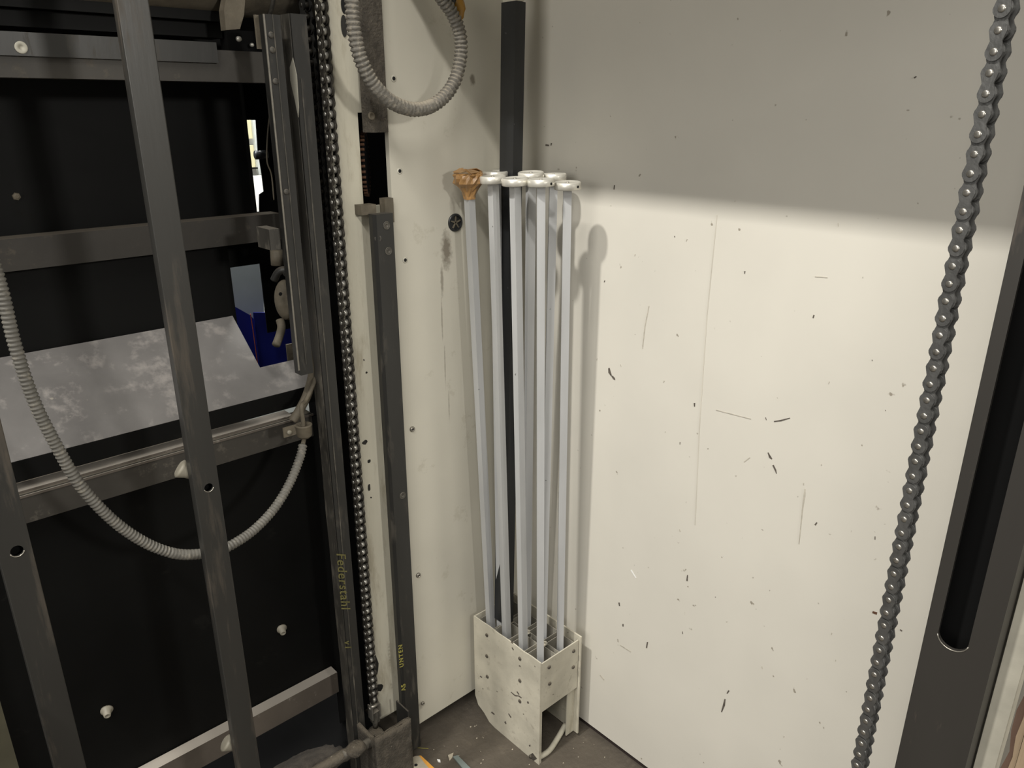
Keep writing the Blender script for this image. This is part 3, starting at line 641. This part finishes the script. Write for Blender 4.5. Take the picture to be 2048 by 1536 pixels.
# black sheets
xu = P(490, 208, 1, 1.55).x
su = box('upper_sheet', XL, xu, 1.55, 1.553, zpy(300, 470, 1.55), 2.2, M['sheet'], mf, 0)
bm = bmesh.new(); c = P(33, 393, 1, 1.549); lathe(bm, c, (0, -1, 0), [(0, .007), (.003, .006), (.004, .003), (.004, 0)], 6); mesh('bolt', bm, M['cast'], su)
xl_ = P(461, 540, 1, 1.515).x
box('lower_sheet', XL, xl_, 1.515, 1.518, zpy(300, 700, 1.515), zpy(300, 480, 1.515), M['sheet'], mf, 0)
box('shield_sheet', P(440, 60, 1, 1.60).x, P(660, 60, 1, 1.60).x, 1.596, 1.599, zpy(520, 175, 1.60), 2.19, M['sheet'], mf, 0)
box('under_shade_plate', XL, .80, 1.262, 1.88, .0005, .004, M['black'], mf, 0)  # near-black sheet painting the deep shade on the floor under the machine
us = box('under_sheet', XL, xm1+.02, 1.392, 1.395, zpy(503, 1440, 1.392)-.02, zf-.03, M['sheet'], mf, 0)
for (px, py) in ((213, 1421), (563, 1258)):
    c = P(px, py, 1, 1.392); bm = bmesh.new(); lathe(bm, c, (-.2, -1, -.2), [(-.001, .0125), (.001, .0115), (.006, .0075), (.014, .0060), (.0145, .0038), (.010, .0034), (.010, 0)], 18)
    mesh('sheet_grommet', bm, M['knob'], us, True)['label'] = 'dusty tube stub with open end'
# dark backing below the lower beam
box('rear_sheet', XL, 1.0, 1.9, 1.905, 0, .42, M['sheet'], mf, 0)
box('roof_shade_sheet', XL, .50, 1.13, 2.1, 2.2, 2.21, M['sheet'], mf, 0)  # unseen sheet added to keep ceiling light out of the machine interior
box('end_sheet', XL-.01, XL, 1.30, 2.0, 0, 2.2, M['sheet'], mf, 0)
# dark cover plate that leaves a narrow bright slit
YP = 1.60
cover = [(512, 240), (516, 300), (524, 350), (528, 383), (519, 389), (519, 418), (521, 445), (600, 445), (590, 150), (480, 150), (486, 240)]
bm = bmesh.new(); prism(bm, [P(x, y, 1, YP) for x, y in cover], (0, .003, 0)); mesh('cover_plate', bm, M['sheet'], mf)
box('cover_plate', P(528, 600, 1, 1.66).x, P(640, 600, 1, 1.66).x, 1.66, 1.663, zpy(540, 665, 1.66), zpy(540, 520, 1.66), M['black'], mf, 0)
box('cover_plate', P(563, 600, 1, 1.56).x, P(650, 600, 1, 1.56).x, 1.56, 1.563, zpy(570, 745, 1.56), zpy(570, 690, 1.56), M['cast'], mf, 0)
box('cover_plate', P(440, 470, 1, 1.62).x, P(640, 470, 1, 1.62).x, 1.62, 1.623, zpy(500, 530, 1.62), zpy(500, 425, 1.62), M['sheet'], mf, 0)
c = P(516, 310, 1, YP-.02); bm = bmesh.new(); cyl(bm, c-Vector((.006, 0, 0)), c+Vector((.02, 0, 0)), .009, 14); mesh('stop_knob', bm, M['black_tube'], mf, True)
tube('cable_loop', [P(542, 215, 1, 1.5), P(536, 260, 1, 1.5), P(534, 320, 1, 1.5), P(543, 350, 1, 1.5), P(548, 400, 1, 1.5)], .0016, M['cast'], mf, 8)
# handwriting
def text(s, size, origin, xdir, ydir, m, parent, shear=0, spc=1.0):
    cu = bpy.data.curves.new('w', 'FONT'); cu.body = s; cu.size = size; cu.shear = shear; cu.extrude = .0002; cu.space_character = spc; cu.offset = .00035
    to = bpy.data.objects.new('w', cu); COL.objects.link(to); dg = bpy.context.evaluated_depsgraph_get(); dg.update()
    me = bpy.data.meshes.new_from_object(to.evaluated_get(dg)); bpy.data.objects.remove(to)
    x = Vector(xdir).normalized(); y = Vector(ydir).normalized(); z = x.cross(y)
    me.transform(Matrix.Translation(origin) @ Matrix((x, y, z)).transposed().to_4x4()); me.materials.clear()
    return link('handwriting', me, m, parent)
z_ = lambda px, py, Y: P(px, py, 1, Y)
o1 = z_(811, 1380, YRl-.0006); text('AS', .0165, o1, (0, 0, 1), (-1, 0, 0), M['yellow'], rail, .1, 1.1)
o1 = z_(807, 1333, YRl-.0006); text('UNTEN', .0155, o1, (.0, 0, 1), (-1, 0, 0), M['yellow'], rail, .2, 1.35)
o1 = z_(673, 1106, YM-.0016); text('Federstahl', .0300, o1, (0, 0, -1), (1, 0, 0), M['yellow_dim'], up_, .5, 1.12)
o1 = z_(689, 1282, YM-.0016); text('v1', .022, o1, (0, 0, -1), (1, 0, 0), M['yellow_dim'], up_, .5, 1.2)

# ------------------------------------------------------------------ lifting chains beside the cream column
YK = 1.275; PK = .01905
ck0 = P(650, 100, 1, YK); ckb = P(748, 1412, 1, YK); X = (ck0.x+ckb.x)/2
tk = Vector((ck0.x, YK, 1.80)); bk = Vector((ckb.x, YK, ckb.z))
dk = (tk-bk).normalized()
c1 = empty('lifting_chain', bk, 'greasy roller chain running down left of the cream column to the floor bracket', 'chain')
chain(c1, bk+dk*PK*round((tk-bk).length/PK), bk, PK, radians(-90), .0160, M['chain_old'], M['roller'], M['roller'], wob=.02, rr=.34)

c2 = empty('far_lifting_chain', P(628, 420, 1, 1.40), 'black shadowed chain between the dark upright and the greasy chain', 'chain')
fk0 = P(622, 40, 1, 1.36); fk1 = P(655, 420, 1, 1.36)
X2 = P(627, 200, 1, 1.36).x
chain(c2, (X2, 1.36, 1.86), (X2, 1.36, 1.20), PK, radians(-90), .016, M['chain_shaded'], M['chain_old'], M['chain_old'], wob=.02, rr=.3)
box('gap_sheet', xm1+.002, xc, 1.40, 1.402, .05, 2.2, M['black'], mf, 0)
# clevis and bolt at the chain foot
cf = P(752, 1424, 1, YK); bm = bmesh.new()
cl = empty('chain_clevis', (cf.x, YK, cf.z-.05), 'worn steel clevis joining the greasy chain to the floor bracket', 'clevis')
for s_ in (-1, 1):
    b2 = bmesh.new(); bx(b2, bk.x+s_*.0105-.0015, bk.x+s_*.0105+.0015, YK-.009, YK+.009, bk.z-.032, bk.z+.006); mesh('cheek', b2, M['screw'], cl, bev=.001)
b2 = bmesh.new(); cyl(b2, (bk.x-.014, YK, bk.z), (bk.x+.014, YK, bk.z), .0045, 14); mesh('clevis_pin', b2, M['screw'], cl, True)
b2 = bmesh.new(); bx(b2, bk.x-.0085, bk.x+.0085, YK-.008, YK+.008, bk.z-.045, bk.z-.014); mesh('clevis_body', b2, M['dusty_steel'], cl, bev=.002)
zbk = P(760, 1478, 1, 1.235).z
b2 = bmesh.new(); cyl(b2, (bk.x, YK, zbk-.002), (bk.x, YK, bk.z-.045), .0065, 14); mesh('stud', b2, M['dusty_steel'], cl, True)
# floor bracket: dusty open channel block
XB0, XB1 = P(752, 1500, 1, 1.225).x, P(826, 1500, 1, 1.225).x
fbk = empty('floor_bracket', ((XB0+XB1)/2, 1.26, 0), 'dust-caked steel bracket block on the floor under the greasy chain', 'bracket')
YF = 1.195; XB0 = P(752, 1500, 1, YF).x; XB1 = P(825, 1500, 1, YF).x; zt0 = P(760, 1480, 1, YF).z; zt1 = P(822, 1433, 1, YF).z; ztm = (zt0+zt1)/2
def lumpy(name, x0, x1, y0, y1, z0, z1, amp, m, parent):
    bm = bmesh.new(); bx(bm, x0, x1, y0, y1, z0, z1)
    bmesh.ops.subdivide_edges(bm, edges=bm.edges, cuts=7, use_grid_fill=True)
    for v in bm.verts:
        v.co += Vector((random.uniform(-amp, amp), random.uniform(-amp, amp), random.uniform(-amp, amp) if v.co.z > z0+.001 else 0))
    return mesh(name, bm, m, parent, True)
lumpy('front_plate', XB0, XB1, YF, YF+.010, 0, ztm, .0010, M['grime'], fbk)
lumpy('side_plate', XB0, XB0+.008, YF+.0105, YF+.088, 0, ztm-.006, .0010, M['grime'], fbk)
lumpy('seat_plate', XB0+.009, XB0+.058, YF+.0115, YF+.088, zbk-.012, zbk-.003, .0010, M['grime'], fbk)
box('flange', XB1+.0005, XB1+.004, YF+.012, YF+.06, .01, ztm+.012, M['dark_steel'], fbk)
# cast joint and dusty bar left of the block
cj = empty('cast_joint', P(705, 1505, 2, .05), 'dusty cast joint with a bent bar left of the floor bracket', 'joint')
a = P(600, 1560, 1, 1.23); b_ = P(690, 1510, 1, 1.215); cc = P(716, 1497, 1, 1.21); d_ = P(752, 1478, 1, 1.225)
bm = bmesh.new(); sweep(bm, catmull([a, b_, cc], 8), lambda i: .013, 10, .0015); mesh('bar', bm, M['grime'], cj, True)
bm = bmesh.new(); sweep(bm, catmull([b_+Vector((-.005,0,.002)), cc, cc.lerp(d_, .5), d_+Vector((-.006, 0, 0))], 6), lambda i: .011, 10, .0012); mesh('arm', bm, M['dusty_steel'], cj, True)
bm = bmesh.new(); bmesh.ops.create_icosphere(bm, subdivisions=3, radius=.019)
for v in bm.verts: v.co = cc+Vector((v.co.x*1.3, v.co.y, v.co.z*.85))*(1+.10*sin(v.co.x*300)*sin(v.co.z*260))-Vector((.006, 0, -.003))
mesh('knuckle', bm, M['grime'], cj, True)
# dust heap on the floor under the machine
bm = bmesh.new(); bmesh.ops.create_grid(bm, x_segments=26, y_segments=26, size=.5)
hc = P(600, 1536, 2, 0)
for v in bm.verts:
    r = v.co.length/.5; h_ = max(0, .03*(1-r*1.2))+random.uniform(0, .003)
    v.co = Vector((hc.x+v.co.x*.32-.02, hc.y-.02+v.co.y*.16, (h_ if r < .8 else 0)+.0005))
dh = mesh('dust_heap', bm, M['heap'], None, True); tag(dh, 'grey brown heap of dust and fibres on the floor beneath the machine', 'dust', kind='stuff')

# ------------------------------------------------------------------ hoses
YH = 1.165
pts = [P(x, y, 1, YH+dy) for x, y, dy in ((-75, 300, .02), (-40, 440, .01), (2, 575, 0), (30, 690, 0), (67, 800, 0), (112, 890, 0), (160, 970, 0), (225, 1040, 0), (290, 1085, 0), (350, 1107, 0), (400, 1108, 0), (440, 1100, 0), (470, 1086, .005), (510, 1058, .02), (550, 1015, .04), (580, 965, .06), (600, 915, .08), (606, 888, .09))]
h1 = corr('corrugated_hose', pts, .0088, .0062, M['hose'], None, ((.655, .715),))
tag(h1, 'long grey corrugated cable hose hanging in a loop below the tray, behind the gate upright', 'hose')
jl = P(608, 862, 1, YH+.11)
cl2 = empty('hose_clamp', jl, 'dusty round cable clamp with screw tab on the front beam beside the dark upright', 'clamp')
bm = bmesh.new(); lathe(bm, jl+Vector((0, 0, -.014)), (0, 0, 1), [(0, .0095), (.004, .0135), (.006, .0145), (.024, .0150), (.026, .0165), (.0275, .0165), (.0285, .0140), (.027, .009), (.024, .008)], 24); mesh('ring_body', bm, M['cast'], cl2, True)
box('tab', jl.x-.040, jl.x-.013, jl.y+.004, jl.y+.007, jl.z-.004, jl.z+.016, M['cast'], cl2, .001)
bm = bmesh.new(); lathe(bm, (jl.x-.029, jl.y+.004, jl.z+.005), (0, -1, 0), [(0, .0050), (.003, .0046), (.004, .003), (.004, 0)], 14); mesh('screw', bm, M['knob'], cl2, True)
cb2 = tube('cable', [P(606, 888, 1, YH+.09), jl+Vector((-.001, 0, -.012)), jl+Vector((0, 0, .02)), jl+Vector((.001, .002, .05)), P(612, 800, 1, 1.29), P(626, 770, 1, 1.30), P(636, 740, 1, 1.31)], .0042, M['cast'])
tag(cb2, 'thin dusty cable rising from the round clamp', 'cable')
hp = tube('flat_hose', [P(585, 842, 1, 1.33), P(598, 822, 1, 1.33), P(612, 795, 1, 1.325), P(622, 765, 1, 1.32), P(628, 730, 1, 1.31), P(628, 700, 1, 1.31)], .0092, M['cast'])
tag(hp, 'thick dusty hose curving down behind the thin cable to the front beam', 'hose')
YT = 1.185
pts = [P(x, y, 1, YT+dy) for x, y, dy in ((706, -60, .0), (704, 0, 0), (708, 60, 0), (722, 120, 0), (748, 170, 0), (785, 205, 0), (832, 219, 0), (876, 204, 0), (908, 165, 0), (921, 115, 0), (920, 70, 0), (906, 30, 0), (885, -2, 0), (862, -35, 0), (850, -80, .01))]
h2 = corr('dusty_hose_loop', pts, .0128, .0078, M['hose_dusty'], None, ((.30, .52),), .0005)
tag(h2, 'dust-caked corrugated hose looping down from the top in front of the left panel', 'hose')
c = P(905, 8, 1, 1.20); am = empty('amber_fitting', c, 'amber plastic fitting hanging beside the hose loop at the top edge', 'fitting')
bm = bmesh.new(); lathe(bm, c+Vector((.012, 0, .0)), Vector((.35, 0, -1)), [(-.02, .010), (0, .013), (.010, .0125), (.016, .008), (.024, .0045), (.026, 0)], 16); mesh('body', bm, M['orange'], am, True)
bm = bmesh.new(); lathe(bm, c+Vector((-.004, 0, .002)), Vector((.3, -.6, -.5)), [(-.012, .010), (0, .012), (.006, .010), (.008, 0)], 16); mesh('black_cap', bm, M['black_tube'], am, True)

# ------------------------------------------------------------------ tank and clutter above the top beam
tkk = empty('tank', P(400, 20, 1, 1.40), 'dull brownish cylindrical tank lying across the top behind the gate upright', 'tank')
ca = P(300, -20, 1, 1.42); cb3 = P(640, -22, 1, 1.42); ca.z = cb3.z = P(540, -25, 1, 1.42).z
bm = bmesh.new(); cyl(bm, (XL, 1.42, ca.z), (cb3.x, 1.42, ca.z), .052, 36); mesh('barrel', bm, M['cast'], tkk, True)
bm = bmesh.new(); q = P(470, 30, 1, 1.37)
for (x, w) in ((q.x-.012, .010), (P(545, 0, 1, 1.37).x, .006), (P(612, 0, 1, 1.37).x, .004)):
    b2 = bmesh.new(); lathe(b2, (x, 1.42, ca.z), (1, 0, 0), [(0, .0525), (0, .056), (w, .056), (w, .0525)], 36); mesh('band', b2, M['dusty_steel'], tkk, True)
bm.free()
bm = bmesh.new(); prism(bm, [P(455, -20, 1, 1.345), P(492, -20, 1, 1.345), P(488, 30, 1, 1.345), P(480, 58, 1, 1.345), P(452, 60, 1, 1.345), P(448, 20, 1, 1.345)], (0, .02, 0)); mesh('hanger', bm, M['cast'], tkk, bev=.002)
for (px, py, r) in ((477, 78, .005), (503, 90, .0035)):
    c = P(px, py, 1, 1.40); bm = bmesh.new(); lathe(bm, c, (0, -1, 0), [(0, r), (.004, r*.9), (.006, r*.5), (.006, 0)], 12); mesh('bright_bolt', bm, M['disc'], tkk, True)
b2 = box('dark_bracket', P(455, 80, 1, 1.41).x, P(538, 80, 1, 1.41).x, 1.41, 1.44, zpy(500, 108, 1.41), zpy(500, 62, 1.41), M['black'], tkk, .002)

# ------------------------------------------------------------------ cast lever seen through the gap
lv = empty('cast_lever', P(562, 600, 1, 1.48), 'beige cast lever with round boss seen in the gap left of the dark upright', 'lever')
c = P(572, 600, 1, 1.47); bm = bmesh.new(); bmesh.ops.create_icosphere(bm, subdivisions=3, radius=.03)
for v in bm.verts: v.co = c+Vector((v.co.x*.80, v.co.y*.7, v.co.z*1.45))
mesh('boss', bm, M['cast'], lv, True)
bm = bmesh.new(); sweep(bm, catmull([P(560, 640, 1, 1.46), P(563, 655, 1, 1.45), P(558, 675, 1, 1.44), P(552, 690, 1, 1.43)], 6), lambda i: .0085, 10); mesh('handle', bm, M['cast'], lv, True)
bm = bmesh.new(); sweep(bm, catmull([P(548, 560, 1, 1.48), P(556, 545, 1, 1.47), P(568, 540, 1, 1.46), P(575, 548, 1, 1.46)], 6), lambda i: .008, 10); mesh('hook', bm, M['dark_steel'], lv, True)
bm = bmesh.new(); cyl(bm, P(555, 530, 1, 1.48), P(553, 500, 1, 1.48), .013, 14); mesh('neck', bm, M['cast'], lv, True)
c = P(561, 588, 1, 1.445); bm = bmesh.new(); lathe(bm, c, (0, -1, 0), [(0, .004), (.0005, 0)], 10); mesh('oil_hole', bm, M['hole'], lv)

# ------------------------------------------------------------------ what shows through the openings behind the machine
bm = bmesh.new(); prism(bm, [P(x, y, 1, 1.85) for x, y in ((450, 515), (526, 510), (528, 648), (473, 625), (455, 618))], (0, .003, 0))
gp = mesh('galvanised_plate', bm, M['galv']); tag(gp, 'pale galvanised plate seen through the opening behind the tray', 'plate')
bn = empty('blue_bin', P(520, 690, 1, 1.80), 'dark blue plastic bin seen below the galvanised plate', 'bin')
bm = bmesh.new(); prism(bm, [P(x, y, 1, 1.80) for x, y in ((455, 605), (500, 630), (528, 660), (528, 760), (455, 760))], (0, .004, 0)); mesh('side', bm, M['blue'], bn)
bm = bmesh.new(); prism(bm, [P(x, y, 1, 1.78) for x, y in ((507, 625), (590, 625), (600, 760), (522, 760))], (0, .004, 0)); mesh('front', bm, M['blue'], bn)
bm = bmesh.new(); sweep(bm, [P(501, 628, 1, 1.775), P(506, 660, 1, 1.775), P(517, 740, 1, 1.775)], .0012, 6); mesh('red_trim', bm, M['red'], bn)
bk2 = empty('hall_shelf', P(510, 330, 1, 2.9), 'bright pale shelving glimpsed through the narrow slit behind the machine', 'shelf')
for nm, x0, x1, y0, y1, Y, mm in (('back_board', 440, 620, 190, 460, 2.92, 'white'), ('olive_door', 440, 511, 240, 277, 2.88, 'olive'), ('olive_door', 440, 508, 290, 337, 2.88, 'olive'), ('grey_side', 512, 560, 240, 350, 2.86, 'galv'), ('shelf_edge', 440, 512, 335, 338, 2.85, 'black'), ('box_stack', 440, 560, 352, 430, 2.80, 'white')):
    box(nm, P(x0, 300, 1, Y).x, P(x1, 300, 1, Y).x, Y, Y+.015, zpy(510, y1, Y), zpy(510, y0, Y), M[mm], bk2, 0)
box('base', P(440, 300, 1, 2.9).x, P(600, 300, 1, 2.9).x, 2.94, 3.0, 0, 1.2, M['galv'], bk2, 0)

# ------------------------------------------------------------------ things on the floor
pt = empty('chipped_plate', P(830, 1535, 2, .01), 'chipped beige plate with an orange edge on the floor before the bracket', 'plate')
bm = bmesh.new(); Z0 = .012; prism(bm, [P(x, y, 2, Z0) for x, y in ((770, 1560), (797, 1535), (813, 1521), (830, 1512), (841, 1511), (852, 1524), (870, 1541), (890, 1570), (830, 1620))], (0, 0, -.010)); mesh('plate_body', bm, M['plate'], pt, bev=.001)
bm = bmesh.new(); prism(bm, [P(x, y, 2, Z0+.0004) for x, y in ((838, 1511), (842, 1511), (856, 1524), (874, 1541), (893, 1568), (886, 1570), (866, 1545), (850, 1527))], (0, 0, -.0105)); mesh('orange_edge', bm, M['orange_edge'], pt)
bm = bmesh.new(); c = P(832, 1530, 2, Z0); lathe(bm, c, (0, 0, 1), [(0, .0042), (.0003, .004), (.0003, 0)], 12); mesh('plate_hole', bm, M['hole'], pt)
bm = bmesh.new(); prism(bm, [P(x, y, 2, .004) for x, y in ((906, 1513), (915, 1510), (950, 1545), (960, 1560), (945, 1560))], (0, 0, -.0035)); o = mesh('metal_strip', bm, M['strip'], None, bev=.0004)
tag(o, 'flat grey green strip lying on the floor left of the cream box', 'strip')
bm = bmesh.new(); prism(bm, [P(x, y, 2, .0025) for x, y in ((896, 1510), (907, 1505), (905, 1514), (899, 1521))], (0, 0, -.002)); tag(mesh('wood_chip', bm, M['plate']), 'small pale chip at the upper end of the grey green strip', 'chip')
bm = bmesh.new(); prism(bm, [P(x, y, 2, .004) for x, y in ((874, 1518), (880, 1519), (881, 1523), (876, 1522))], (0, 0, -.0035)); tag(mesh('white_crumb', bm, M['white']), 'white crumb on the floor between chipped plate and strip', 'crumb')
bm = bmesh.new(); sweep(bm, catmull([P(829, 1494, 2, .002), P(840, 1496, 2, .002), P(857, 1497, 2, .002)], 5), .0009, 6); tag(mesh('straw', bm, M['yellow'], None, True), 'thin straw lying on the floor by the bracket block', 'straw')
for k in range(34):
    px, py = random.uniform(850, 1230), random.uniform(1440, 1534); c = P(px, py, 2, .0)
    if c.x > XR-.01 or c.y > YL or (c.x > BX0-.01 and c.y > BY0-.02 and c.y < BY1): continue
    s = random.uniform(.0007, .0019); bm = bmesh.new(); bmesh.ops.create_icosphere(bm, subdivisions=1, radius=s)
    for v in bm.verts: v.co = Vector((v.co.x*1.4+c.x, v.co.y+c.y, max(0.0003, v.co.z*.7+s*.5)))
    if k == 0: gr = bmesh.new()
    me_ = bpy.data.meshes.new('t'); bm.to_mesh(me_); bm.free(); gr.from_mesh(me_); bpy.data.meshes.remove(me_)
g = mesh('floor_grit', gr, M['plate']); tag(g, 'scattered pale grit on the concrete floor', 'grit', kind='stuff')
